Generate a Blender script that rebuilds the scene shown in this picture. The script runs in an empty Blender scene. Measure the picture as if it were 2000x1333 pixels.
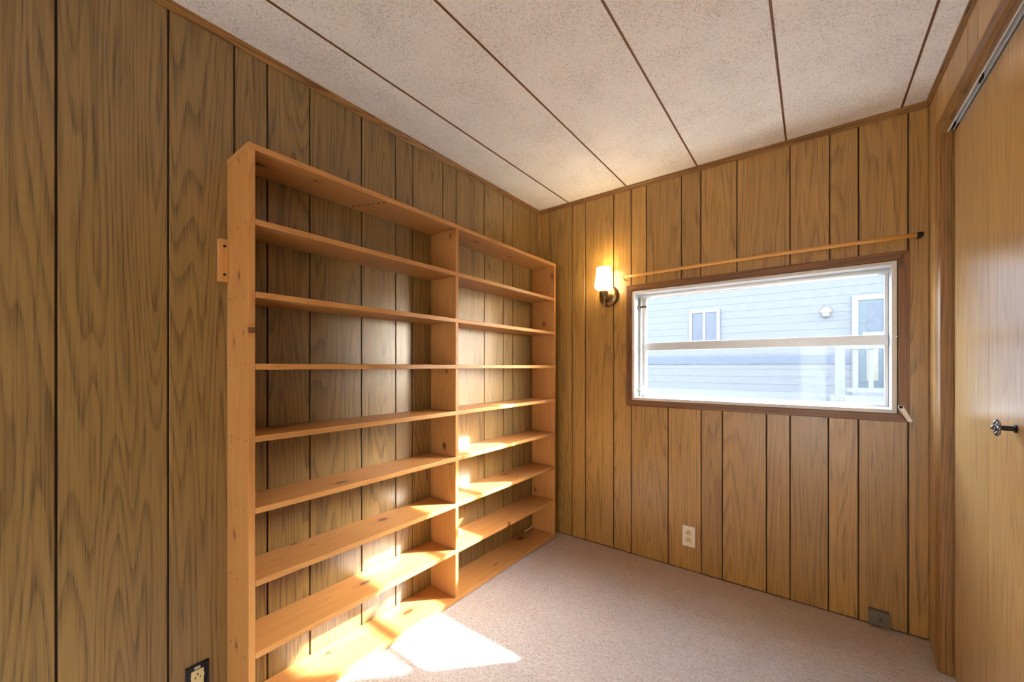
import bpy, bmesh, math, random
from mathutils import Vector, Matrix
random.seed(7)
S = bpy.context.scene
COL = S.collection

# ------------------------------------------------------------------ camera, world, sun, exposure
CAM_H = 1.143
YAW = math.atan(586 / 771)
cd = bpy.data.cameras.new('camera'); cam = bpy.data.objects.new('camera', cd); COL.objects.link(cam)
cd.sensor_width = 36.0; cd.lens = 771 / 2000 * 36.0; cd.shift_y = 50 / 2000; cd.clip_start = 0.02
cam.location = (0, 0, CAM_H); cam.rotation_euler = (math.pi / 2, 0, YAW)
S.camera = cam

SUN_DIR = Vector((-0.974, -1.0, -0.866))          # the way the sunlight travels
W = bpy.data.worlds.new('sky'); S.world = W; W.use_nodes = True
wn = W.node_tree
bg = wn.nodes['Background']
sky = wn.nodes.new('ShaderNodeTexSky'); sky.sky_type = 'NISHITA'; sky.sun_disc = False
sky.sun_elevation = math.radians(31.8); sky.sun_rotation = math.radians(44)
sky.air_density = 1.0; sky.dust_density = 2.0; sky.ozone_density = 1.0
hs = wn.nodes.new('ShaderNodeHueSaturation'); hs.inputs['Saturation'].default_value = 0.65
wn.links.new(sky.outputs[0], hs.inputs['Color']); wn.links.new(hs.outputs[0], bg.inputs[0]); bg.inputs[1].default_value = 1.9

sl = bpy.data.lights.new('sun', 'SUN'); sl.energy = 17.5; sl.angle = math.radians(0.9); sl.color = (0.80, 0.93, 1.0)
so = bpy.data.objects.new('sun', sl); COL.objects.link(so); so.location = (6, 8, 8)
so.rotation_euler = SUN_DIR.to_track_quat('-Z', 'Y').to_euler()

S.view_settings.view_transform = 'Standard'; S.view_settings.look = 'None'
S.view_settings.gamma = 1.0; S.view_settings.use_curve_mapping = False
S.view_settings.exposure = 1.66
S.cycles.use_denoising = True
S.cycles.max_bounces = 14; S.cycles.diffuse_bounces = 9; S.cycles.glossy_bounces = 4
S.cycles.transparent_max_bounces = 12
S.cycles.sample_clamp_indirect = 6.0

# ------------------------------------------------------------------ helpers
def srgb(r, g, b):
    f = lambda c: (c / 12.92 if c <= 0.04045 else ((c + 0.055) / 1.055) ** 2.4)
    return (f(r / 255), f(g / 255), f(b / 255), 1)

class NT:
    def __init__(self, name):
        self.m = bpy.data.materials.new(name); self.m.use_nodes = True
        self.t = self.m.node_tree; self.b = self.t.nodes['Principled BSDF']; self.out = self.t.nodes['Material Output']
    def n(self, typ, **kw):
        x = self.t.nodes.new(typ)
        for k, v in kw.items():
            if k.startswith('i_'):
                key = k[2:]
                x.inputs[int(key) if key.isdigit() else key].default_value = v
            else: setattr(x, k, v)
        return x
    def l(self, a, b): self.t.links.new(a, b)
    def math(self, op, a, b=None, clamp=False):
        x = self.n('ShaderNodeMath', operation=op); x.use_clamp = clamp
        for i, v in enumerate((a, b)):
            if v is None: continue
            if isinstance(v, (int, float)): x.inputs[i].default_value = v
            else: self.l(v, x.inputs[i])
        return x.outputs[0]
    def noise(self, vec, scale=1.0, detail=2.0, rough=0.5, dist=0.0):
        x = self.n('ShaderNodeTexNoise'); x.inputs['Scale'].default_value = scale
        x.inputs['Detail'].default_value = detail; x.inputs['Roughness'].default_value = rough
        x.inputs['Distortion'].default_value = dist
        self.l(vec, x.inputs['Vector']); return x.outputs[0]
    def ramp(self, fac, stops):
        x = self.n('ShaderNodeValToRGB'); e = x.color_ramp.elements
        while len(e) > 1: e.remove(e[-1])
        e[0].position = stops[0][0]; e[0].color = stops[0][1] if len(stops[0][1]) == 4 else (*stops[0][1], 1)
        for p, c in stops[1:]:
            k = e.new(p); k.color = c
        self.l(fac, x.inputs[0]); return x.outputs[0]
    def mix(self, fac, a, b, blend='MIX'):
        x = self.n('ShaderNodeMix', data_type='RGBA', blend_type=blend)
        for s, v in ((x.inputs[0], fac), (x.inputs[6], a), (x.inputs[7], b)):
            if isinstance(v, (int, float, tuple)): s.default_value = v
            else: self.l(v, s)
        return x.outputs[2]
    def coords(self, scale, rnd=True):
        tc = self.n('ShaderNodeTexCoord'); v = tc.outputs['Object']
        if rnd:
            oi = self.n('ShaderNodeObjectInfo')
            cx = self.n('ShaderNodeCombineXYZ')
            self.l(self.math('MULTIPLY', oi.outputs['Random'], 37.0), cx.inputs[0])
            self.l(self.math('MULTIPLY', oi.outputs['Random'], 53.0), cx.inputs[1])
            self.l(self.math('MULTIPLY', oi.outputs['Random'], 71.0), cx.inputs[2])
            ad = self.n('ShaderNodeVectorMath', operation='ADD'); self.l(v, ad.inputs[0]); self.l(cx.outputs[0], ad.inputs[1]); v = ad.outputs[0]
            self.rand = oi.outputs['Random']
        self.base = v
        return self.sc(v, scale)
    def sc(self, v, scale):
        mu = self.n('ShaderNodeVectorMath', operation='MULTIPLY'); self.l(v, mu.inputs[0]); mu.inputs[1].default_value = scale
        return mu.outputs[0]
    def bump(self, h, strength, dist):
        x = self.n('ShaderNodeBump'); x.inputs['Strength'].default_value = strength; x.inputs['Distance'].default_value = dist
        self.l(h, x.inputs['Height']); self.l(x.outputs[0], self.b.inputs['Normal'])

BLACK = (0, 0, 0, 1); WHITE = (1, 1, 1, 1)

def oak(name, light, mid, dark, axis=2, rough=0.4, spec=0.5, contrast=1.0, coat=0.0):
    N = NT(name)
    def sv(a, b):
        v = [a, a, a]; v[axis] = b; return tuple(v)
    v = N.coords(sv(7.5, 0.42))
    n1 = N.noise(v, 1.0, 1.5, 0.45, 0.25)
    f = N.math('FRACT', N.math('MULTIPLY', n1, 24.0))
    rings = N.ramp(f, [(0.0, WHITE), (0.12, (.7, .7, .7, 1)), (0.40, (.1, .1, .1, 1)), (0.6, BLACK), (0.92, (.12, .12, .12, 1)), (1.0, WHITE)])
    pores = N.noise(N.sc(N.base, sv(260.0, 4.5)), 1.0, 2.0, 0.6)
    pm = N.ramp(pores, [(0.50, BLACK), (0.60, WHITE)])
    streak = N.noise(N.sc(N.base, sv(60.0, 1.2)), 1.0, 2.0, 0.55)
    c = N.mix(streak, light, mid)
    r2 = N.math('MULTIPLY', rings, 0.6 * contrast)
    c = N.mix(r2, c, dark)
    p2 = N.math('MULTIPLY', pm, N.math('MULTIPLY', N.math('ADD', rings, 0.5), 0.62 * contrast))
    c = N.mix(p2, c, tuple(k * 0.55 for k in dark[:3]) + (1,))
    hv = N.n('ShaderNodeHueSaturation'); N.l(c, hv.inputs['Color'])
    N.l(N.math('ADD', N.math('MULTIPLY', N.rand, 0.24), 0.88), hv.inputs['Value'])
    N.l(hv.outputs[0], N.b.inputs['Base Color'])
    N.b.inputs['Roughness'].default_value = rough; N.b.inputs['Specular IOR Level'].default_value = spec
    N.b.inputs['Coat Weight'].default_value = coat; N.b.inputs['Coat Roughness'].default_value = 0.27
    h = N.math('SUBTRACT', 1.0, N.math('ADD', N.math('MULTIPLY', pm, 0.6), N.math('MULTIPLY', rings, 0.4)))
    N.bump(h, 0.25, 0.0006)
    return N.m

def pine(name, axis):
    N = NT(name)
    def sv(a, b):
        v = [a, a, a]; v[axis] = b; return tuple(v)
    at = N.n('ShaderNodeAttribute', attribute_name='knot'); kd = at.outputs['Fac']
    v = N.coords(sv(9.0, 0.55))
    n1 = N.noise(v, 1.0, 1.0, 0.4, 0.2)
    near = N.math('DIVIDE', 0.5, N.math('ADD', kd, 0.35))
    ph = N.math('ADD', N.math('MULTIPLY', n1, 13.0), N.math('MULTIPLY', near, 2.2))
    f = N.math('FRACT', ph)
    rings = N.ramp(f, [(0.0, BLACK), (0.55, (.08, .08, .08, 1)), (0.86, (.75, .75, .75, 1)), (0.93, WHITE), (1.0, BLACK)])
    fine = N.noise(N.sc(N.base, sv(160.0, 3.0)), 1.0, 2.0, 0.6)
    broad = N.noise(N.sc(N.base, sv(5.0, 1.0)), 1.0, 1.0, 0.5)
    c = N.mix(broad, srgb(194, 146, 84), srgb(174, 122, 62))
    c = N.mix(N.math('MULTIPLY', fine, 0.35), c, srgb(196, 130, 72))
    c = N.mix(N.math('MULTIPLY', rings, 0.42), c, srgb(168, 98, 48))
    halo = N.ramp(kd, [(0.0, WHITE), (0.33, (.7, .7, .7, 1)), (0.75, BLACK)])
    c = N.mix(N.math('MULTIPLY', halo, 0.55), c, srgb(150, 84, 40))
    core = N.ramp(kd, [(0.0, WHITE), (0.26, WHITE), (0.33, BLACK)])
    c = N.mix(N.math('MULTIPLY', core, 0.85), c, srgb(82, 45, 24))
    hv = N.n('ShaderNodeHueSaturation'); N.l(c, hv.inputs['Color'])
    N.l(N.math('ADD', N.math('MULTIPLY', N.rand, 0.16), 0.92), hv.inputs['Value'])
    N.l(hv.outputs[0], N.b.inputs['Base Color'])
    N.b.inputs['Roughness'].default_value = 0.42; N.b.inputs['Specular IOR Level'].default_value = 0.5
    N.bump(N.math('SUBTRACT', 1.0, rings), 0.15, 0.0005)
    return N.m

def plain(name, col, rough=0.5, metal=0.0, spec=0.5, mottled=0.06):
    N = NT(name)
    v = N.coords((40, 40, 40), False)
    n = N.noise(v, 1.0, 3.0, 0.6)
    c2 = tuple(min(1, k * (1 - 2.2 * mottled)) for k in col[:3]) + (1,)
    N.l(N.mix(n, col, c2), N.b.inputs['Base Color'])
    N.b.inputs['Roughness'].default_value = rough; N.b.inputs['Metallic'].default_value = metal
    N.b.inputs['Specular IOR Level'].default_value = spec
    return N.m

M = {}
M['oak'] = oak('oak_panelling', srgb(150, 121, 68), srgb(132, 102, 54), srgb(82, 60, 28), rough=0.36, spec=0.6, contrast=0.78, coat=0.35)
M['oak_door'] = oak('blond_door_panelling', srgb(218, 182, 120), srgb(202, 162, 98), srgb(164, 122, 68), rough=0.30, spec=0.6, contrast=0.6, coat=1.0)
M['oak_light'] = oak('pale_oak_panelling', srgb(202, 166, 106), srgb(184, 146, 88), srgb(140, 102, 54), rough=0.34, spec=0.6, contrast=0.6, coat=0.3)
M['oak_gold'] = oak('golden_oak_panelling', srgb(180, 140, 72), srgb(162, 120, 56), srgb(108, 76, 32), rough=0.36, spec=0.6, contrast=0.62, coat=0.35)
M['trim_x'] = oak('oak_moulding_x', srgb(158, 116, 60), srgb(138, 98, 48), srgb(96, 62, 28), axis=0, rough=0.42)
M['trim_y'] = oak('oak_moulding_y', srgb(158, 116, 60), srgb(138, 98, 48), srgb(96, 62, 28), axis=1, rough=0.42)
M['trim_z'] = oak('oak_moulding_z', srgb(172, 126, 66), srgb(150, 106, 52), srgb(104, 68, 32), axis=2, rough=0.42)
M['casing_x'] = oak('walnut_casing_x', srgb(136, 92, 48), srgb(118, 76, 38), srgb(74, 46, 20), axis=0, rough=0.4)
M['casing_z'] = oak('walnut_casing_z', srgb(136, 92, 48), srgb(118, 76, 38), srgb(74, 46, 20), axis=2, rough=0.4)
M['pine_y'] = pine('pine_board_y', 1)
M['pine_z'] = pine('pine_board_z', 2)
M['groove'] = plain('groove_brown', srgb(58, 34, 18), 0.7)
M['batten'] = plain('batten_brown', srgb(116, 72, 32), 0.5)
M['white_metal'] = plain('white_metal', srgb(226, 226, 224), 0.35, 0.0)
M['aluminium'] = plain('aluminium', srgb(205, 207, 208), 0.38, 0.55)
M['steel'] = plain('grey_steel', srgb(120, 112, 96), 0.45, 0.6)
M['bronze'] = plain('bronze', srgb(128, 102, 68), 0.28, 0.9)
M['dark'] = plain('dark_metal', srgb(28, 24, 22), 0.4, 0.3)
M['pewter'] = plain('pewter', srgb(150, 152, 158), 0.25, 0.95, mottled=0.2)
M['brass'] = plain('brass', srgb(196, 160, 88), 0.3, 0.9)
M['plate_white'] = plain('white_plastic', srgb(236, 230, 218), 0.4)
M['ivory'] = plain('ivory_plastic', srgb(222, 206, 150), 0.4)
M['slot'] = plain('slot_dark', srgb(30, 24, 20), 0.7)
M['black_plastic'] = plain('black_plastic', srgb(22, 20, 26), 0.5)
M['siding'] = plain('pale_siding', srgb(64, 65, 68), 0.6, mottled=0.02)
M['siding_blue'] = plain('blue_grey_trim', srgb(44, 50, 62), 0.6, mottled=0.02)
M['ext_white'] = plain('exterior_white', srgb(78, 79, 81), 0.5, mottled=0.01)
M['ext_glass'] = plain('exterior_window_glass', srgb(54, 58, 68), 0.35, spec=0.2)
M['teal'] = plain('dark_teal_paint', srgb(30, 46, 52), 0.5)
M['beige'] = plain('beige_paint', srgb(88, 82, 70), 0.5)
M['gravel'] = plain('pale_concrete', srgb(104, 102, 100), 0.9, mottled=0.1)
M['roof'] = plain('roof_shingle_grey', srgb(110, 108, 106), 0.9)
M['bamboo'] = None
M['ink'] = plain('faded_ink', srgb(96, 58, 34), 0.7)
M['plaster'] = plain('bounce_white_plaster', srgb(240, 238, 234), 0.8, mottled=0.01)

N = NT('bamboo')
n = N.noise(N.coords((2, 90, 90)), 1.0, 2.0)
N.l(N.mix(n, srgb(222, 166, 84), srgb(190, 126, 52)), N.b.inputs['Base Color']); N.b.inputs['Roughness'].default_value = 0.35
M['bamboo'] = N.m

N = NT('carpet')
v = N.coords((1, 1, 1), False)
a = N.noise(v, 2.2, 4.0, 0.6); b = N.noise(v, 150.0, 3.0, 0.7); g = N.noise(v, 60.0, 2.0, 0.6)
c = N.mix(N.ramp(a, [(0.35, BLACK), (0.68, WHITE)]), srgb(214, 205, 199), srgb(208, 195, 185))
sx = N.n('ShaderNodeSeparateXYZ'); N.l(N.base, sx.inputs[0])
back_tan = N.math('ADD', N.math('MULTIPLY', N.math('SUBTRACT', sx.outputs[1], 1.75), 1.35), N.math('SUBTRACT', N.noise(v, 5.0, 4.0, 0.65), 0.5))  # carpet colour turns tan towards the back wall, broken up by noise
c = N.mix(N.math('MULTIPLY', N.ramp(back_tan, [(0.05, BLACK), (0.8, WHITE)]), 0.55), c, srgb(190, 152, 108))
c = N.mix(N.math('MULTIPLY', N.ramp(b, [(0.36, WHITE), (0.56, BLACK)]), 0.55), c, srgb(150, 130, 116))
N.l(c, N.b.inputs['Base Color']); N.b.inputs['Roughness'].default_value = 0.95; N.b.inputs['Specular IOR Level'].default_value = 0.1
N.b.inputs['Sheen Weight'].default_value = 0.25
N.bump(N.math('ADD', b, N.math('MULTIPLY', g, 0.8)), 1.0, 0.007)
M['carpet'] = N.m

N = NT('stippled_ceiling')
v = N.coords((1, 1, 1), False)
a = N.noise(v, 190.0, 2.0, 0.55, 1.2); dens = N.noise(v, 6.0, 2.0, 0.5)
t = N.math('ADD', a, N.math('MULTIPLY', N.math('SUBTRACT', dens, 0.5), 0.22))
sp = N.ramp(t, [(0.565, BLACK), (0.60, WHITE)])
c = N.mix(N.math('MULTIPLY', sp, 0.45), srgb(244, 244, 242), srgb(156, 138, 112))
N.l(c, N.b.inputs['Base Color']); N.b.inputs['Roughness'].default_value = 0.85; N.b.inputs['Specular IOR Level'].default_value = 0.2
N.bump(N.math('ADD', N.math('SUBTRACT', 1.0, sp), N.noise(v, 260.0, 2.0)), 0.6, 0.0015)
M['ceiling'] = N.m

N = NT('hazy_window_glass')
N.t.nodes.remove(N.b)
tr = N.n('ShaderNodeBsdfTransparent'); tr.inputs[0].default_value = (0.96, 0.97, 0.97, 1)
gl = N.n('ShaderNodeBsdfGlossy'); gl.inputs['Roughness'].default_value = 0.02
tl = N.n('ShaderNodeBsdfTranslucent'); tl.inputs[0].default_value = (0.9, 0.92, 0.95, 1)
lw = N.n('ShaderNodeLayerWeight'); lw.inputs['Blend'].default_value = 0.5
fr = N.math('ADD', N.math('MULTIPLY', N.math('POWER', lw.outputs['Facing'], 5.0), 0.6), 0.012)
m1 = N.n('ShaderNodeMixShader'); N.l(fr, m1.inputs[0]); N.l(tr.outputs[0], m1.inputs[1]); N.l(gl.outputs[0], m1.inputs[2])
v = N.coords((1, 1, 1), False)
dirt = N.ramp(N.noise(v, 40.0, 5.0, 0.7), [(0.3, (.0015, .0015, .0015, 1)), (0.75, (.0065, .0065, .0065, 1))])
m2 = N.n('ShaderNodeMixShader'); N.l(dirt, m2.inputs[0]); N.l(m1.outputs[0], m2.inputs[1]); N.l(tl.outputs[0], m2.inputs[2])
N.l(m2.outputs[0], N.out.inputs[0])
M['glass'] = N.m

N = NT('lit_opal_glass')
N.b.inputs['Base Color'].default_value = (0.95, 0.93, 0.88, 1); N.b.inputs['Roughness'].default_value = 0.25
N.b.inputs['Emission Color'].default_value = (1.0, 0.78, 0.48, 1); N.b.inputs['Emission Strength'].default_value = 6.5
M['opal'] = N.m

# ---- objects
def props(o, label=None, cat=None, group=None, kind=None):
    if label: o['label'] = label
    if cat: o['category'] = cat
    if group: o['group'] = group
    if kind: o['kind'] = kind
    return o

def empty(name, loc, label, cat, group=None, kind=None):
    o = bpy.data.objects.new(name, None); COL.objects.link(o); o.location = loc; o.empty_display_size = 0.05
    return props(o, label, cat, group, kind)

def world_loc(o):
    v = Vector(o.location)
    while o.parent: o = o.parent; v += Vector(o.location)
    return v

def link(name, me, mat, parent=None, origin=(0, 0, 0), smooth=False):
    """me has world coordinates; origin is the world position of the new object's origin"""
    og = Vector(origin)
    me.transform(Matrix.Translation(-og))
    o = bpy.data.objects.new(name, me); COL.objects.link(o)
    if parent: o.parent = parent; o.location = og - world_loc(parent)
    else: o.location = og
    if mat is not None: me.materials.append(mat)
    if smooth:
        for p in me.polygons: p.use_smooth = True
    return o

def bm_mesh(bm, name):
    bmesh.ops.recalc_face_normals(bm, faces=bm.faces)
    me = bpy.data.meshes.new(name); bm.to_mesh(me); bm.free(); return me

def add_box(bm, x0, x1, y0, y1, z0, z1):
    vs = [bm.verts.new(p) for p in ((x0, y0, z0), (x1, y0, z0), (x1, y1, z0), (x0, y1, z0), (x0, y0, z1), (x1, y0, z1), (x1, y1, z1), (x0, y1, z1))]
    for f in ((0, 3, 2, 1), (4, 5, 6, 7), (0, 1, 5, 4), (1, 2, 6, 5), (2, 3, 7, 6), (3, 0, 4, 7)): bm.faces.new([vs[i] for i in f])

def box(name, b, mat, parent=None, bevel=0.0, seg=1, origin=None):
    bm = bmesh.new(); bs = b if isinstance(b[0], (tuple, list)) else [b]
    for q in bs: add_box(bm, *q)
    if bevel: bmesh.ops.bevel(bm, geom=list(bm.edges), offset=bevel, segments=seg, affect='EDGES', profile=0.6)
    q = bs[0]
    if origin is None: origin = ((q[0] + q[1]) / 2, (q[2] + q[3]) / 2, q[4])
    return link(name, bm_mesh(bm, name), mat, parent, origin, smooth=False)

def prism(name, pts, axis, a0, a1, mat, parent=None, bevel=0.0):
    """pts in the two other axes (in x,y,z order), extruded along axis"""
    bm = bmesh.new()
    def P(p, a):
        q = list(p); q.insert(axis, a); return q
    r0 = [bm.verts.new(P(p, a0)) for p in pts]; r1 = [bm.verts.new(P(p, a1)) for p in pts]
    bm.faces.new(r0); bm.faces.new(list(reversed(r1)))
    for i in range(len(pts)): bm.faces.new((r0[i], r0[(i + 1) % len(pts)], r1[(i + 1) % len(pts)], r1[i]))
    if bevel: bmesh.ops.bevel(bm, geom=list(bm.edges), offset=bevel, segments=1, affect='EDGES')
    return link(name, bm_mesh(bm, name), mat, parent, P(pts[0], a0))

def lathe_bm(bm, prof, centre, axis=2, n=32, flip=1):
    rings = []
    for r, h in prof:
        ring = []
        for k in range(n):
            t = 2 * math.pi * k / n; a, b = r * math.cos(t), r * math.sin(t)
            p = {2: (a, b, h * flip), 1: (a, h * flip, b), 0: (h * flip, a, b)}[axis]
            ring.append(bm.verts.new(Vector(centre) + Vector(p)))
        rings.append(ring)
    for r0, r1 in zip(rings, rings[1:]):
        for k in range(n): bm.faces.new((r0[k], r0[(k + 1) % n], r1[(k + 1) % n], r1[k]))
    bm.faces.new(rings[0]); bm.faces.new(list(reversed(rings[-1])))

def lathe(name, prof, centre, mat, parent=None, axis=2, n=32, flip=1, smooth=True):
    bm = bmesh.new(); lathe_bm(bm, prof, centre, axis, n, flip)
    o = link(name, bm_mesh(bm, name), mat, parent, centre, smooth)
    if smooth:
        md = o.modifiers.new('edges', 'EDGE_SPLIT'); md.split_angle = math.radians(40)
    return o

def tube(name, pts, r, mat, parent=None, n=12):
    bm = bmesh.new(); rings = []
    pts = [Vector(p) for p in pts]
    for i, p in enumerate(pts):
        d = (pts[min(i + 1, len(pts) - 1)] - pts[max(i - 1, 0)]).normalized()
        a = d.orthogonal().normalized(); b = d.cross(a)
        if rings:
            a = (pa - d * pa.dot(d)).normalized(); b = d.cross(a)
        pa = a
        rr = r[i] if isinstance(r, (list, tuple)) else r
        rings.append([bm.verts.new(p + a * rr * math.cos(2 * math.pi * k / n) + b * rr * math.sin(2 * math.pi * k / n)) for k in range(n)])
    for r0, r1 in zip(rings, rings[1:]):
        for k in range(n): bm.faces.new((r0[k], r0[(k + 1) % n], r1[(k + 1) % n], r1[k]))
    bm.faces.new(rings[0]); bm.faces.new(rings[-1])
    return link(name, bm_mesh(bm, name), mat, parent, pts[0], smooth=True)

def board(name, b, mat, parent, knots=(), cell=0.013, r=0.0014):
    """rounded-edge plank on a fine grid with a 'knot' distance attribute. knots: (along-axes dict centre, radius, stretch)"""
    lo = (b[0], b[2], b[4]); hi = (b[1], b[3], b[5])
    ticks = []
    for a in range(3):
        L = hi[a] - lo[a]; n = max(1, int(math.ceil((L - 2 * r) / cell)))
        ticks.append([lo[a]] + [lo[a] + r + (L - 2 * r) * i / n for i in range(n + 1)] + [hi[a]])
    verts = []; idx = {}; faces = []
    def vid(p):
        k = tuple(round(c, 6) for c in p)
        if k not in idx:
            c = [min(max(p[i], lo[i] + r), hi[i] - r) for i in range(3)]
            d = Vector(p) - Vector(c)
            q = Vector(c) + d.normalized() * r if d.length > 1e-9 else Vector(p)
            idx[k] = len(verts); verts.append(tuple(q))
        return idx[k]
    for a in range(3):
        u, v = (a + 1) % 3, (a + 2) % 3
        for side, val in ((0, lo[a]), (1, hi[a])):
            for i in range(len(ticks[u]) - 1):
                for j in range(len(ticks[v]) - 1):
                    q = []
                    for (ii, jj) in ((i, j), (i + 1, j), (i + 1, j + 1), (i, j + 1)):
                        p = [0, 0, 0]; p[a] = val; p[u] = ticks[u][ii]; p[v] = ticks[v][jj]; q.append(vid(p))
                    faces.append(q if side else q[::-1])
    me = bpy.data.meshes.new(name); me.from_pydata(verts, [], faces); me.update()
    at = me.attributes.new('knot', 'FLOAT', 'POINT')
    vals = []
    for p in verts:
        d = 3.0
        for (kx, ky, kz, rx, ry, rz) in knots:
            e = math.sqrt(((p[0] - kx) / rx) ** 2 + ((p[1] - ky) / ry) ** 2 + ((p[2] - kz) / rz) ** 2) / 3.0
            d = min(d, e)
        vals.append(d)
    at.data.foreach_set('value', vals)
    return link(name, me, mat, parent, ((lo[0] + hi[0]) / 2, (lo[1] + hi[1]) / 2, lo[2]))

# ------------------------------------------------------------------ room measures
XL, XR, YB, YF, ZC = -1.548, 0.3875, 2.357, -2.00, 2.25
TH = 0.006        # plank thickness
GAP = 0.0052

# ---- floor
floor = box('floor', (XL - 0.10, XR + 0.16, YF - 0.1, YB + 0.10, -0.05, 0.0), M['carpet'], origin=(0, 0, -0.05))
props(floor, 'beige pink wall-to-wall cut pile carpet', 'floor', kind='structure')

# ---- left wall
wl = box('wall_left', (XL - 0.10, XL - TH, YF - 0.1, YB + 0.10, 0.0, ZC + 0.1), M['groove'], origin=(XL, 0, 0))
props(wl, 'grooved oak panelled wall behind the bookcase', 'wall', kind='structure')
ly = [YF, -1.73, -1.53, -1.33, -1.12, -0.91, -0.81, -0.51, -0.31, -0.12, 0.0992, 0.3214, 0.4927, 0.5938, 0.7439, 0.9644, 1.1395, 1.2391, 1.4351, 1.5328, 1.7656, 1.9461, 2.0455, 2.2408, YB]
for a, b in zip(ly, ly[1:]):
    box('plank', (XL - TH, XL, a + GAP / 2, b - GAP / 2, 0.006, ZC - 0.002), M['oak'], wl, bevel=0.0012)

# ---- back wall (window opening x -0.871..0.2906, z 0.94..1.599)
WX0, WX1, WZ0, WZ1 = -0.871, 0.2906, 0.940, 1.599
wb = box('wall_back', [(XL, WX0, YB + TH, YB + 0.09, 0, ZC + 0.1), (WX1, XR + 0.16, YB + TH, YB + 0.09, 0, ZC + 0.1),
                       (WX0, WX1, YB + TH, YB + 0.09, 0, WZ0), (WX0, WX1, YB + TH, YB + 0.09, WZ1, ZC + 0.1)], M['groove'], origin=(0, YB, 0))
props(wb, 'grooved oak panelled wall around the wide window', 'wall', kind='structure')
full = [XL, -1.4575, -1.2836, -1.1858, -0.9907, -0.8776]
for a, b in zip(full, full[1:]):
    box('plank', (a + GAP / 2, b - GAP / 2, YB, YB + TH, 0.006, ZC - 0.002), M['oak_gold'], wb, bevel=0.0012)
up = [-0.8776, -0.7857, -0.5878, -0.4875, -0.3127, -0.0856, 0.0653, 0.1668, 0.326]
for a, b in zip(up, up[1:]):
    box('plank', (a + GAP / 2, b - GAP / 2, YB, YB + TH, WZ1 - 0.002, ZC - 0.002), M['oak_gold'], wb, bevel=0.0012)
low = [-0.8776, -0.6605, -0.4851, -0.3807, -0.1826, -0.0856, 0.0608, 0.166, 0.326]
for a, b in zip(low, low[1:]):
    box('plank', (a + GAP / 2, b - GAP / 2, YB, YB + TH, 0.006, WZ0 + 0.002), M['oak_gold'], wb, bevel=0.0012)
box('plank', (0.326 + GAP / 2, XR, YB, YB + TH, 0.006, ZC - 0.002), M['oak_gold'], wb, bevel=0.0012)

# ---- right wall: strip by the corner, header over the closet, closet run, added fill-light doorway behind the camera
DX = 0.412        # face of the closet doors
CY0, CY1, CZ = 0.22, 2.132, 2.007      # closet opening
OY0, OY1, OZ = -1.75, -1.33, 1.98      # unseen open doorway, added to let in fill light
wr = box('wall_right', [(XR + TH, XR + 0.14, CY1 + 0.011, YB + 0.10, 0, ZC + 0.1), (XR + TH, XR + 0.14, CY0, CY1 + 0.011, CZ + 0.03, ZC + 0.1),
                        (XR + TH, XR + 0.14, OY1, CY0, 0, ZC + 0.1), (XR + TH, XR + 0.14, OY0, OY1, OZ, ZC + 0.1),
                        (XR + TH, XR + 0.14, YF - 0.1, OY0, 0, ZC + 0.1), (XR + 0.11, XR + 0.14, CY0, CY1, 0, CZ + 0.03)], M['groove'], origin=(XR, 0, 0))
props(wr, 'light oak panelled wall over and beside the closet doors', 'wall', kind='structure')
ry = [YB, 2.2263]
box('plank', (XR, XR + TH, 2.2263 + GAP / 2, YB - 0.001, 0.006, ZC - 0.002), M['oak_light'], wr, bevel=0.0012)
box('plank', (XR, XR + TH, CY1 + 0.02, 2.2263 - GAP / 2, 0.006, ZC - 0.002), M['oak_light'], wr, bevel=0.0012)
hy = [CY1 + 0.02, 2.0799, 1.845, 1.7493, 1.565, 1.36, 1.16, 0.95, 0.75, 0.55, 0.35, 0.18]
for a, b in zip(hy[1:], hy):
    box('plank', (XR, XR + TH, a + GAP / 2, b - GAP / 2, CZ + 0.02, ZC - 0.002), M['oak_light'], wr, bevel=0.0012)
box('plank', (XR, XR + TH, OY1 + 0.002, 0.18 - GAP / 2, 0.006, ZC - 0.002), M['oak_light'], wr, bevel=0.0012)
box('plank', (XR, XR + TH, OY0, OY1, OZ, ZC - 0.002), M['oak_light'], wr, bevel=0.0012)
ry = [OY0 - 0.002, YF]
for a, b in zip(ry[1:], ry):
    box('plank', (XR, XR + TH, a + GAP / 2, b - GAP / 2, 0.006, ZC - 0.002), M['oak_light'], wr, bevel=0.0012)

# ---- unseen rear wall behind the camera, made white to bounce fill light
we = box('wall_rear', (XL - 0.10, XR + 0.14, YF - 0.10, YF, 0, ZC + 0.1), M['plaster'], origin=(0, YF, 0))
props(we, 'unseen wall opposite the window, plain white to bounce fill light', 'wall', kind='structure')

# ---- ceiling panels with brown battens
ce = box('ceiling', (XL - 0.10, XR + 0.14, YF - 0.1, YB + 0.09, ZC + 0.004, ZC + 0.12), M['batten'], origin=(0, 0, ZC))
props(ce, 'white stippled ceiling of long panels with thin brown battens', 'ceiling', kind='structure')
cx = [XL, -1.3075, -0.905, -0.5045, -0.101, 0.305, XR]
for a, b in zip(cx, cx[1:]):
    box('panel', (a + 0.002, b - 0.002, YF, YB, ZC - 0.0005, ZC + 0.006), M['ceiling'], ce, bevel=0.001, origin=(0, 0, ZC))
for x in cx[1:-1]:
    prism('batten', [(x - 0.0042, ZC), (x - 0.003, ZC - 0.003), (x + 0.003, ZC - 0.003), (x + 0.0042, ZC)], 1, YF, YB, M['batten'], ce)

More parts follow.
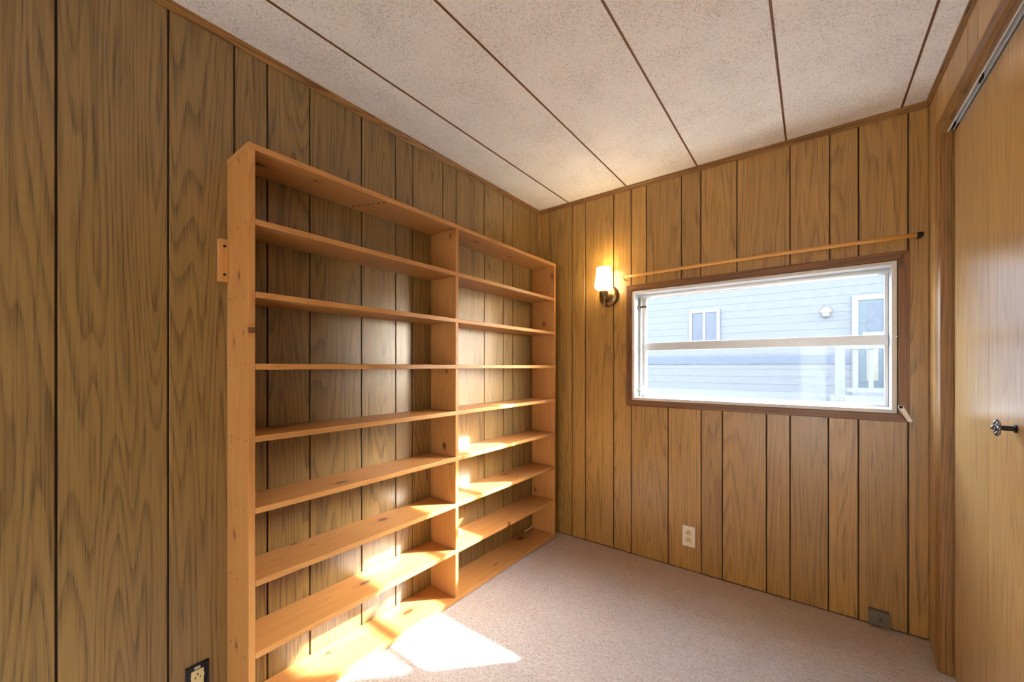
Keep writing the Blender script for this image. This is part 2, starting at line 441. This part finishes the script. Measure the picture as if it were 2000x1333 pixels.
# ---- mouldings (two-step profile under the ceiling, corner strips)
def crown(name, side, label):
    h, t = 0.028, 0.010
    prof = [(0, 0), (t, 0), (t, -0.010), (t * 0.55, -0.014), (t * 0.55, -h + 0.003), (t * 0.35, -h), (0, -h)]
    if side == 'left': o = prism(name, [(XL + a, ZC + b) for a, b in prof], 1, YF, YB, M['trim_y'])
    if side == 'right': o = prism(name, [(XR - a, ZC + b) for a, b in prof], 1, YF, YB, M['trim_y'])
    if side == 'back': o = prism(name, [(YB - a, ZC + b) for a, b in prof], 0, XL, XR, M['trim_x'])
    props(o, label, 'moulding', kind='structure')
crown('trim_1', 'left', 'thin oak moulding between ceiling and bookcase wall')
crown('trim_2', 'back', 'thin oak moulding between ceiling and window wall')
crown('trim_3', 'right', 'thin oak moulding between ceiling and closet wall')
q = [(0, 0)] + [(0.011 * math.cos(t), 0.011 * math.sin(t)) for t in [i * math.pi / 12 for i in range(7)]]
o = prism('trim_4', [(XL + a, YB - b) for a, b in q], 2, 0.006, ZC - 0.028, M['trim_z'])
props(o, 'quarter round strip in the corner of bookcase wall and window wall', 'moulding', kind='structure')

# ---- closet casing and track
tc = empty('trim_5', (XR, CY1, 0), 'flat oak casing around the closet opening', 'casing', kind='structure')
cw = 0.052
prism('side_casing', [(XR - 0.012, CY1 + cw), (XR - 0.012, CY1 + 0.012), (XR - 0.008, CY1), (XR + 0.03, CY1), (XR + 0.03, CY1 + 0.01), (XR + 0.0005, CY1 + 0.012), (XR + 0.0005, CY1 + cw)], 2, 0.004, CZ + cw, M['trim_z'], tc)
prism('head_casing', [(XR - 0.012, CZ + cw), (XR - 0.012, CZ + 0.012), (XR - 0.008, CZ), (XR + 0.006, CZ), (XR + 0.006, CZ + 0.012), (XR + 0.0005, CZ + 0.014), (XR + 0.0005, CZ + cw)], 1, CY0 - cw, CY1, M['trim_y'], tc)
box('side_casing', (XR - 0.012, XR + 0.03, CY0 - cw, CY0, 0.004, CZ), M['trim_z'], tc, bevel=0.003)
box('jamb_strip', (XR + 0.031, XR + 0.060, CY1 - 0.010, CY1 + 0.011, 0.004, CZ), M['trim_z'], tc, bevel=0.001)
trk = empty('closet_track', (XR + 0.02, CY1, CZ), 'pale aluminium sliding door track under the closet head casing', 'door track')
box('track_channel', [(XR + 0.008, XR + 0.095, CY0, CY1 - 0.014, CZ + 0.020, CZ + 0.028)], M['white_metal'], trk)
box('front_lip', (XR + 0.007, XR + 0.0095, CY0, CY1 - 0.014, CZ - 0.006, CZ + 0.024), M['white_metal'], trk)
box('middle_lip', (XR + 0.0205, XR + 0.0225, CY0, CY1 - 0.02, CZ - 0.004, CZ + 0.020), M['white_metal'], trk)
for yy in (1.78, 2.07):
    box('roller_bracket', (XR + 0.014, XR + 0.019, yy, yy + 0.03, CZ - 0.006, CZ + 0.012), M['dark'], trk, bevel=0.001)

# ---- closet doors
def closet_door(name, x, y0, y1, grooves, label):
    d = empty(name, (x + 0.014, (y0 + y1) / 2, 0), label, 'door', kind='structure')
    box('door_core', (x + 0.004, x + 0.028, y0, y1, 0.012, 1.997), M['groove'], d, bevel=0.001)
    ys = [y0] + grooves + [y1]
    for a, b in zip(ys, ys[1:]):
        box('plank', (x, x + 0.004, a + 0.0009, b - 0.0009, 0.012, 1.997), M['oak_door'], d, bevel=0.0005)
    return d
d1 = closet_door('door_1', DX, 1.10, 2.112, [1.36, 1.7674], 'blond oak panelled closet door with a dark stemmed knob')
d2 = closet_door('door_2', DX + 0.034, 0.23, 1.16, [0.5, 0.83], 'blond oak panelled closet door without a knob')
KY, KZ = 1.569, 0.985
kn = lathe('knob', [(0.0105, 0), (0.0105, 0.003), (0.0062, 0.0045), (0.0062, 0.028), (0.008, 0.030)], (DX, KY, KZ), M['dark'], d1, axis=0, n=20, flip=-1)
bm = bmesh.new()
lathe_bm(bm, [(0.015, 0.0), (0.020, 0.002), (0.017, 0.005), (0.006, 0.007)], (DX - 0.0285, KY, KZ), axis=0, n=24, flip=-1)
for k in range(8):
    t = k * math.pi / 4
    mt = Matrix.Translation((DX - 0.032, KY + 0.0155 * math.cos(t), KZ + 0.0155 * math.sin(t))) @ Matrix.Diagonal((0.7, 1, 1, 1))
    bmesh.ops.create_icosphere(bm, subdivisions=2, radius=0.0065, matrix=mt)
bmesh.ops.create_icosphere(bm, subdivisions=2, radius=0.0075, matrix=Matrix.Translation((DX - 0.0355, KY, KZ)))
o = link('rosette', bm_mesh(bm, 'rosette'), M['pewter'], kn, (DX - 0.0285, KY, KZ), smooth=True)
o['label'] = 'pewter flower rosette'

# ------------------------------------------------------------------ window
win = empty('window_1', ((WX0 + WX1) / 2, YB, WZ0), 'wide aluminium awning window in a dark wood casing', 'window', kind='structure')
def frame_pieces(x0, x1, z0, z1, w, y0, y1, mx, mz, parent, names, mitre=True, bevel=0.0015):
    """four mitred pieces of a rectangular frame, outer x0..x1, z0..z1, width w"""
    A = [(x0, z0), (x1, z0), (x1, z1), (x0, z1)]; B = [(x0 + w, z0 + w), (x1 - w, z0 + w), (x1 - w, z1 - w), (x0 + w, z1 - w)]
    out = []
    for i in range(4):
        j = (i + 1) % 4
        out.append(prism(names[i], [A[i], A[j], B[j], B[i]], 1, y0, y1, (mx if i % 2 == 0 else mz), parent, bevel=bevel))
    return out
frame_pieces(-0.904, 0.329, 0.906, 1.637, 0.0355, YB - 0.014, YB, M['casing_x'], M['casing_z'], win,
             ['bottom_casing', 'side_casing', 'top_casing', 'side_casing'])
frame_pieces(-0.8705, 0.2905, 0.9405, 1.5985, 0.017, YB - 0.010, YB + 0.002, M['white_metal'], M['white_metal'], win,
             ['bottom_flange', 'side_flange', 'top_flange', 'side_flange'], bevel=0.001)
JX0, JX1, JZ0, JZ1 = -0.8535, 0.2735, 0.9575, 1.5815
YO = YB + 0.098
box('side_jamb', (JX0 - 0.012, JX0, YB, YO, JZ0, JZ1), M['aluminium'], win)
box('side_jamb', (JX1, JX1 + 0.012, YB, YO, JZ0, JZ1), M['aluminium'], win)
box('head_jamb', (JX0 - 0.012, JX1 + 0.012, YB, YO, JZ1, JZ1 + 0.014), M['aluminium'], win)
box('sill', (JX0 - 0.012, JX1 + 0.012, YB, YO, JZ0 - 0.014, JZ0), M['aluminium'], win)
o = tube('head_seal', [(JX0, YB + 0.062, JZ1 - 0.006), (JX1, YB + 0.062, JZ1 - 0.006)], 0.014, M['white_metal'], win)
YS = YB + 0.080
def sash(z0, z1):
    s = empty('awning_sash', (-0.28, YS, z0), 'aluminium awning sash with a hazy pane', None)
    del s['label']
    s.parent = win; s.location = Vector((-0.28, YS, z0)) - Vector(win.location)
    frame_pieces(-0.822, 0.2725, z0, z1, 0.013, YS - 0.007, YS + 0.009, M['white_metal'], M['white_metal'], s,
                 ['bottom_rail', 'side_stile', 'top_rail', 'side_stile'], bevel=0.001)
    box('glass_pane', (-0.8105, 0.261, YS, YS + 0.003, z0 + 0.011, z1 - 0.011), M['glass'], s)
    return s
sash(0.960, 1.262); sash(1.266, 1.571)
box('meeting_rail', (-0.822, 0.2725, YS - 0.014, YS - 0.0075, 1.240, 1.288), M['aluminium'], win, bevel=0.002)
box('sash_stop', (JX0, -0.823, YS + 0.002, YS + 0.010, JZ0, JZ1), M['white_metal'], win)
tube('torque_bar', [(-0.838, YB + 0.060, JZ0 + 0.002), (-0.838, YB + 0.060, JZ1 - 0.002)], 0.0055, M['white_metal'], win)
for z in (1.500, 0.992):
    a = box('operator_arm', (-0.852, -0.800, YB + 0.045, YB + 0.051, z, z + 0.014), M['steel'] if z > 1.2 else M['aluminium'], win, bevel=0.001)
    lathe('pivot', [(0.009, 0), (0.009, 0.008), (0.004, 0.010)], (-0.845, YB + 0.046, z + 0.005), M['steel'], a, axis=1, n=16, flip=-1)
for (x, z, h) in ((-0.868, 1.268, 1), (0.289, 1.272, 1), (-0.29, 1.597, 0), (-0.31, 0.942, 0)):
    lathe('turn_button', [(0.0035, 0), (0.0035, 0.004), (0.002, 0.006)], (x, YB - 0.0095, z), M['white_metal'], win, axis=1, n=12, flip=-1)
# crank
ck = empty('crank', (0.300, YB - 0.014, 0.972), 'white metal window crank', None); del ck['label']
ck.parent = win; ck.location = Vector((0.300, YB - 0.014, 0.972)) - Vector(win.location)
bm = bmesh.new()
pa, pb = Vector((0.299, 0, 0.972)), Vector((0.325, 0, 0.918)); dd = (pb - pa).normalized(); nn = Vector((dd.z, 0, -dd.x))
ringpts = [pa + (dd * math.cos(t) + nn * math.sin(t)) * 0.0085 for t in [math.pi / 2 + i * math.pi / 8 for i in range(9)]] + \
          [pb + (dd * math.cos(t) + nn * math.sin(t)) * 0.0075 for t in [-math.pi / 2 + i * math.pi / 8 for i in range(9)]]
prism('crank_arm', [(p.x, p.z) for p in ringpts], 1, YB - 0.034, YB - 0.026, M['plate_white'], ck, bevel=0.0008)
bm.free()
lathe('crank_hub', [(0.007, 0), (0.007, 0.022), (0.004, 0.024)], (0.299, YB - 0.012, 0.972), M['dark'], ck, axis=1, n=16, flip=-1)
lathe('crank_knob', [(0.005, 0), (0.0075, 0.006), (0.0075, 0.016), (0.004, 0.019)], (0.325, YB - 0.033, 0.918), M['plate_white'], ck, axis=1, n=16, flip=-1)

# ------------------------------------------------------------------ bookcase
BX0, BX1, BY0, BY1, BT = XL + 0.002, -1.366, 0.471, 2.281, 0.019
bc = empty('bookcase', ((BX0 + BX1) / 2, (BY0 + BY1) / 2, 0.0), 'tall knotty pine bookcase with two bays of empty shelves', 'bookcase')
def kz(x, z, r=0.011): return (x, BY0, z, r * 0.55, 99, r)
sideL = [kz(-1.442, 1.795), kz(-1.534, 1.729, .009), kz(-1.442, 1.432, .018), kz(-1.484, 1.223, .016), kz(-1.407, 1.249, .011), kz(-1.5085, .903, .009),
         kz(-1.48, .602, .019), kz(-1.464, .2526, .018), kz(-1.539, .278, .010), kz(-1.366, 1.255, .010)]
board('side_panel', (BX0, BX1, BY0, BY0 + BT, 0.001, 1.810), M['pine_z'], bc, sideL)
sideR = [(-1.383, 2.26, 1.746, .010, 99, .022), (-1.4475, 2.26, 1.433, .012, 99, .015), (-1.5185, 2.26, .295, .010, 99, .016), (-1.514, 2.26, .7115, .007, 99, .009)]
board('side_panel', (BX0, BX1, BY1 - BT, BY1, 0.001, 1.810), M['pine_z'], bc, sideR)
def kt(x, y, z, rx=.010, ry=.022): return (x, y, z, rx, ry, 99)
top = [kt(-1.4205, .7046, 0, .009, .014), kt(-1.454, .5288, 0, .012, .03), kt(-1.429, 1.5636, 0), kt(-1.465, 1.907, 0), kt(-1.40, 1.36, 0, .012, .02)]
board('top_board', (BX0, BX1 + 0.0015, BY0 - 0.001, BY1 + 0.001, 1.8105, 1.8295), M['pine_y'], bc, top)
SH = [1.600, 1.375, 1.152, 0.928, 0.706, 0.481, 0.258]
kshelf = {0.706: [kt(-1.414, .794, 0, .012, .03), kt(-1.37, 1.494, 0, .006, .008), kt(-1.37, 1.40, 0, .006, .008)],
          0.481: [kt(-1.54, .68, 0, .010, .02), kt(-1.475, .72, 0, .007, .012), kt(-1.4786, 1.0225, 0, .016, .026), kt(-1.503, 1.907, 0, .013, .03), kt(-1.415, 1.918, 0, .011, .016)],
          0.258: [kt(-1.458, .923, 0, .012, .03), kt(-1.37, 1.77, 0, .008, .014)],
          1.600: [kt(-1.40, 1.25, 0, .008, .02), kt(-1.46, 2.0, 0, .010, .02)], 0.928: [kt(-1.50, .62, 0, .006, .02), kt(-1.46, 1.7, 0, .008, .02)],
          1.375: [kt(-1.38, .52, 0, .008, .03)], 1.152: [kt(-1.45, 1.1, 0)]}
for z in SH:
    board('shelf', (BX0, BX1, BY0 + BT, BY1 - BT, z - BT, z), M['pine_y'], bc, kshelf.get(z, []))
board('bottom_board', (BX0, BX1, BY0 + BT, BY1 - BT, 0.006, 0.028), M['pine_y'], bc,
      [kt(-1.50, .79, 0, .010, .02), kt(-1.487, .684, 0, .007, .012), kt(-1.462, 1.143, 0, .014, .035), kt(-1.507, 2.071, 0, .018, .03), kt(-1.42, 1.72, 0, .006, .03)])
# the divider is notched round the shelves: one upright between each pair of boards
DY0, DY1 = 1.350, 1.369
zs = [0.028] + sorted(SH) + [1.8105 + BT]
for a, b in zip(zs, zs[1:]):
    ks = [k for k in ((-1.445, DY0, .75, .013, 99, .018), (-1.402, DY0, 1.778, .010, 99, .012), (-1.375, DY0, 1.79, .008, 99, .010), (-1.431, DY0, 1.119, .010, 99, .010)) if a < k[2] < b]
    board('divider', (BX0, BX1 - 0.001, DY0, DY1, a + 0.0003, b - BT - 0.0003), M['pine_z'], bc, ks)
# faded ink grading stamps, unreadable strokes
bm = bmesh.new(); rs = random.Random(3)
for i in range(7):
    x = -1.525 + i * 0.022; w = rs.uniform(.005, .009); y = 0.905 + i * 0.009
    add_box(bm, x, x + w * 1.6, y, y + rs.uniform(.004, .012), 1.8102, 1.8106)
link('ink_stamp', bm_mesh(bm, 'ink_stamp'), M['ink'], bc, (-1.46, 0.94, 1.8102))
bm = bmesh.new()
for i in range(5):
    for zz in (0.664, 0.672):
        x = -1.455 + i * 0.014; add_box(bm, x, x + rs.uniform(.005, .010), DY0 - 0.0003, DY0 + 0.0001, zz, zz + 0.0045)
link('ink_stamp', bm_mesh(bm, 'ink_stamp'), M['ink'], bc, (-1.43, DY0, 0.664))
# nails through the side into the shelf ends
bm = bmesh.new(); lathe_bm(bm, [(0.0022, 0), (0.0022, 0.0006)], (0, 0, 0), axis=1, n=8, flip=-1)
nail_me = bm_mesh(bm, 'nail'); nail_me.materials.append(M['slot'])
for z in SH:
    for x in (-1.512, -1.458, -1.392):
        n_ = bpy.data.objects.new('nail', nail_me); COL.objects.link(n_); n_.parent = bc
        n_.location = Vector((x + random.uniform(-.012, .012), BY0, z - BT / 2 + random.uniform(-.006, .006))) - Vector(bc.location)
cl = board('wall_cleat', (XL, XL + 0.019, 0.4435, BY0 - 0.0005, 1.420, 1.560), M['pine_z'], bc, [])
for z in (1.444, 1.537):
    lathe('screw', [(0.0045, 0), (0.0045, 0.0012), (0.002, 0.0016)], (XL + 0.019, 0.459, z), M['dark'], cl, axis=0, n=12)

# ------------------------------------------------------------------ wall sconce
SX, SY, SZ = -1.020, YB, 1.588
sc = empty('wall_sconce', (SX, SY, SZ - 0.065), 'lit bronze wall sconce with a white opal glass shade', 'wall lamp')
lathe('backplate', [(0.066, 0.0), (0.066, 0.004), (0.062, 0.010), (0.052, 0.017), (0.036, 0.021), (0.012, 0.0225)], (SX, SY, SZ), M['bronze'], sc, axis=1, n=40, flip=-1)
lathe('plate_screw', [(0.003, 0), (0.003, 0.004), (0.001, 0.005)], (SX + 0.022, SY - 0.021, SZ + 0.002), M['dark'], sc, axis=1, n=10, flip=-1)
AY = SY - 0.082
tube('arm', [(SX, SY - 0.015, SZ - 0.018), (SX, SY - 0.045, SZ - 0.022), (SX, AY, SZ - 0.020)], 0.0065, M['bronze'], sc)
lathe('socket_cup', [(0.006, -0.078), (0.0075, -0.076), (0.0075, -0.050), (0.006, -0.040), (0.010, -0.026), (0.020, -0.018), (0.0265, -0.012), (0.0275, 0.010), (0.024, 0.022)], (SX, AY, SZ), M['bronze'], sc, n=28)
o = lathe('lamp_shade', [(0.024, 0.022), (0.036, 0.026), (0.048, 0.034), (0.0545, 0.046), (0.0545, 0.054), (0.051, 0.085), (0.047, 0.12), (0.0425, 0.150), (0.0435, 0.157), (0.0445, 0.161), (0.0425, 0.162),
                         (0.041, 0.157), (0.044, 0.120), (0.048, 0.085), (0.050, 0.050), (0.030, 0.030), (0.010, 0.026)], (SX, AY, SZ), M['opal'], sc, n=36)
o['label'] = 'glowing white opal glass'

# ------------------------------------------------------------------ bamboo rod over the window
RY, RZ = YB - 0.036, 1.686
rod = empty('bamboo_rod', (-0.926, RY, RZ), 'thin bamboo curtain rod hung above the window', 'curtain rod')
nodes = [-0.80, -0.655, -0.462, -0.27, -0.11, 0.06, 0.215]
pts, rad = [], []
xs = sorted(set([-0.926, 0.350] + [n_ + d for n_ in nodes for d in (-0.006, -0.002, 0.0, 0.002, 0.006)]))
for x in xs:
    t = (x + 0.926) / 1.276
    pts.append((x, RY, RZ + 0.004 * t + 0.006 * math.sin(math.pi * t)))
    near = min(abs(x - n_) for n_ in nodes)
    rad.append(0.0086 + (0.0011 if near < 0.0025 else 0.0))
tube('cane', pts, rad, M['bamboo'], rod)
hk = tube('cup_hook', [(-0.905, YB, RZ - 0.014), (-0.905, YB - 0.018, RZ - 0.014), (-0.905, RY - 0.004, RZ - 0.0175), (-0.905, RY - 0.016, RZ - 0.010), (-0.905, RY - 0.016, RZ + 0.004)], 0.003, M['brass'], rod, n=8)
lathe('rod_socket', [(0.0105, 0), (0.0105, 0.016), (0.009, 0.019)], (0.347, RY, RZ + 0.004), M['dark'], rod, axis=0, n=20)
box('socket_bracket', (0.352, 0.364, RY, YB, RZ - 0.006, RZ + 0.014), M['dark'], rod, bevel=0.001)

# ------------------------------------------------------------------ outlets
def receptacle(parent, c, axis, mat, s=1.0, mirror=1):
    """one ivory socket face; c on the plate front, axis = 1 faces -Y, axis = 0 faces +X"""
    def P(u, v, d): return (c[0] + u, c[1] - d, c[2] + v) if axis == 1 else (c[0] + d, c[1] + u, c[2] + v)
    pts = []
    for i in range(28):
        t = 2 * math.pi * i / 28
        pts.append((0.0172 * math.cos(t), max(-0.0138, min(0.0138, 0.0172 * math.sin(t)))))
    bm = bmesh.new()
    r0 = [bm.verts.new(P(u, v, -0.002)) for u, v in pts]; r1 = [bm.verts.new(P(u, v, 0.0012)) for u, v in pts]
    bm.faces.new(r0); bm.faces.new(r1[::-1])
    for i in range(28): bm.faces.new((r0[i], r0[(i + 1) % 28], r1[(i + 1) % 28], r1[i]))
    f = link('socket_face', bm_mesh(bm, 'socket_face'), mat, parent, c)
    for (u, v, w, h) in ((-0.0063, -0.002, 0.0011, 0.0042), (0.0063, -0.002, 0.0011, 0.0036)):
        bm = bmesh.new(); a = P(u - w, v - h, 0.0008); b = P(u + w, v + h, 0.0016)
        add_box(bm, min(a[0], b[0]), max(a[0], b[0]), min(a[1], b[1]), max(a[1], b[1]), a[2], b[2])
        link('slot', bm_mesh(bm, 'slot'), M['slot'], f, P(u, v, 0.0012))
    lathe('ground_hole', [(0.0026, 0.0008), (0.0026, 0.0016)], P(0, 0.0078, 0), M['slot'], f, axis=axis, n=12, flip=-1 if axis == 1 else 1)

ow = empty('wall_outlet', (-0.549, YB, 0.137), 'white duplex outlet on the wall below the window', 'outlet')
box('cover_plate', (-0.582, -0.5155, YB - 0.006, YB, 0.137, 0.251), M['plate_white'], ow, bevel=0.0025, seg=2)
for z in (0.2135, 0.1745): receptacle(ow, (-0.549, YB - 0.006, z), 1, M['ivory'])
lathe('plate_screw', [(0.0025, 0), (0.0025, 0.0008)], (-0.549, YB - 0.006, 0.194), M['plate_white'], ow, axis=1, n=10, flip=-1)

ob = empty('wall_outlet', (XL, 0.391, 0.086), 'ivory outlet in an open black box beside the bookcase', 'outlet')
bm = bmesh.new()
f = 0.004
for b_ in ((XL, XL + 0.006, 0.361, 0.361 + f, 0.09, 0.204), (XL, XL + 0.006, 0.421 - f, 0.421, 0.09, 0.204), (XL, XL + 0.006, 0.365, 0.417, 0.09, 0.094), (XL, XL + 0.006, 0.365, 0.417, 0.200, 0.204), (XL, XL + 0.002, 0.365, 0.417, 0.094, 0.200)):
    add_box(bm, *b_)
link('outlet_box', bm_mesh(bm, 'outlet_box'), M['black_plastic'], ob, (XL, 0.391, 0.09))
box('receptacle_body', (XL + 0.002, XL + 0.007, 0.375, 0.407, 0.108, 0.186), M['ivory'], ob, bevel=0.003, seg=2)
for z in (0.1665, 0.1275): receptacle(ob, (XL + 0.007, 0.391, z), 0, M['ivory'])
box('mounting_ear', (XL + 0.003, XL + 0.005, 0.383, 0.399, 0.188, 0.197), M['aluminium'], ob, bevel=0.0008)

# grey junction box near the floor
jb = empty('junction_box', (0.2325, YB, 0.012), 'small grey metal junction box low on the wall by the closet corner', 'junction box')
box('box_body', (0.200, 0.265, YB - 0.024, YB, 0.0135, 0.0765), M['steel'], jb, bevel=0.0015)
box('cover', (0.1985, 0.2665, YB - 0.0275, YB - 0.0245, 0.0125, 0.0780), M['steel'], jb, bevel=0.001)
lathe('cover_screw', [(0.0045, 0), (0.0045, 0.001), (0.002, 0.0015)], (0.236, YB - 0.0275, 0.043), M['dark'], jb, axis=1, n=14, flip=-1)

# short white cable lying at the back of the bookcase
o = tube('cable_stub', [(-1.541, 2.165, 0.034), (-1.540, 2.20, 0.033), (-1.538, 2.232, 0.036), (-1.540, 2.255, 0.044)], 0.0045, M['plate_white'], None, n=10)
props(o, 'short white cable end lying on the bottom board of the bookcase', 'cable')

# ------------------------------------------------------------------ outside
gr = box('ground', (-14, 12, -12, 20, -0.75, -0.65), M['gravel'], origin=(0, 0, -0.7))
props(gr, 'pale concrete ground outside', 'ground', kind='structure')
NY = 7.36
nh = empty('neighbour_house', (0, NY, -0.65), 'pale lap sided house seen through the window', 'house')
me = None
z = 0.75; k = 0; pitch = 0.118
bm = bmesh.new()
pr = [(-0.020, 0.0), (-0.014, pitch + 0.012), (0.0, pitch + 0.012), (0.0, 0.0)]
r0 = [bm.verts.new((-6.5, a, b)) for a, b in pr]; r1 = [bm.verts.new((5.5, a, b)) for a, b in pr]
bm.faces.new(r0); bm.faces.new(r1[::-1])
for i in range(4): bm.faces.new((r0[i], r0[(i + 1) % 4], r1[(i + 1) % 4], r1[i]))
sid = bm_mesh(bm, 'siding_board'); sid.materials.append(M['siding'])
while z < 3.15:
    o = bpy.data.objects.new('siding_board', sid); COL.objects.link(o); o.parent = nh; o.location = (0, 0, z + 0.65); z += pitch
box('house_body', (-6.5, 5.5, NY, NY + 3.6, -0.65, 3.2), M['siding'], nh)
box('skirting', (-6.5, 5.5, NY - 0.03, NY, -0.65, 0.75), M['ext_white'], nh)
box('trim_band', (-6.5, 5.5, NY - 0.035, NY - 0.021, 1.185, 1.315), M['siding_blue'], nh)
prism('roof', [(NY - 0.45, 3.15), (NY + 1.8, 3.75), (NY + 4.05, 3.15), (NY + 4.05, 3.05), (NY - 0.45, 3.05)], 0, -6.8, 5.8, M['roof'], nh)
def ext_window(x0, x1, z0, z1, sill=False):
    w = empty('window', ((x0 + x1) / 2, NY - 0.03, z0), 'x', None); del w['label']; w.parent = nh; w.location = Vector((( x0 + x1) / 2, NY - 0.03, z0)) - Vector(nh.location)
    frame_pieces(x0, x1, z0, z1, 0.05, NY - 0.05, NY - 0.015, M['ext_white'], M['ext_white'], w, ['frame_rail', 'frame_stile', 'frame_rail', 'frame_stile'])
    xm = (x0 + x1) / 2
    box('mullion', (xm - 0.02, xm + 0.02, NY - 0.046, NY - 0.02, z0 + 0.05, z1 - 0.05), M['ext_white'], w)
    box('pane', (x0 + 0.05, xm - 0.02, NY - 0.034, NY - 0.026, z0 + 0.05, z1 - 0.05), M['ext_glass'], w)
    box('pane', (xm + 0.02, x1 - 0.05, NY - 0.034, NY - 0.026, z0 + 0.05, z1 - 0.05), M['ext_glass'], w)
ext_window(-1.70, -1.22, 1.54, 2.11)
# house door with glazed top
hd = empty('door', (0.9, NY - 0.03, 0.75), 'x', None); del hd['label']; hd.parent = nh; hd.location = Vector((0.9, NY - 0.03, 0.75)) - Vector(nh.location)
frame_pieces(0.445, 1.42, 0.72, 2.135, 0.07, NY - 0.06, NY - 0.02, M['ext_white'], M['ext_white'], hd, ['threshold', 'side_trim', 'head_trim', 'side_trim'])
box('door_leaf', (0.515, 1.35, NY - 0.045, NY - 0.025, 0.79, 2.065), M['teal'], hd)
box('door_pane', (0.60, 1.27, NY - 0.048, NY - 0.0455, 1.64, 2.02), M['ext_glass'], hd)
box('pane_rail', (0.56, 1.31, NY - 0.052, NY - 0.0455, 1.56, 1.62), M['ext_white'], hd)
for x in (0.60, 0.80, 1.00, 1.20):
    box('door_panel', (x, x + 0.12, NY - 0.050, NY - 0.0455, 0.95, 1.45), M['beige'], hd)
# wall light beside the door
pl = empty('porch_light', (0.16, NY - 0.021, 1.93), 'small dark dome porch light beside the glazed house door', 'wall lamp')
lathe('dome', [(0.075, 0), (0.070, 0.02), (0.045, 0.05), (0.02, 0.06)], (0.16, NY - 0.021, 1.95), M['steel'], pl, axis=1, n=20, flip=-1)
lathe('globe', [(0.02, -0.05), (0.042, -0.035), (0.05, -0.005), (0.04, 0.02), (0.02, 0.03)], (0.16, NY - 0.085, 1.90), M['ext_white'], pl, n=20)
# porch
pd = box('porch_deck', (0.20, 3.4, 5.95, NY - 0.065, 0.66, 0.74), M['gravel'])
props(pd, 'pale raised porch deck in front of the house door', 'deck')
ps = box('porch_skirt', (0.20, 3.4, 5.95, 5.97, -0.65, 0.655), M['ext_white'])
props(ps, 'white skirt panel closing the porch below its deck', 'panel')
pr_ = empty('porch_railing', (0.26, 6.0, 0.74), 'white porch railing with square balusters', 'railing')
box('post', (0.215, 0.305, 5.98, 6.07, 0.74, 1.42), M['ext_white'], pr_, bevel=0.004)
box('top_rail', (0.305, 3.4, 5.99, 6.06, 1.345, 1.385), M['ext_white'], pr_)
box('bottom_rail', (0.305, 3.4, 6.0, 6.05, 0.85, 0.90), M['ext_white'], pr_)
bx = 0.375
while bx < 3.3:
    box('baluster', (bx, bx + 0.042, 6.005, 6.045, 0.90, 1.345), M['ext_white'], pr_); bx += 0.135
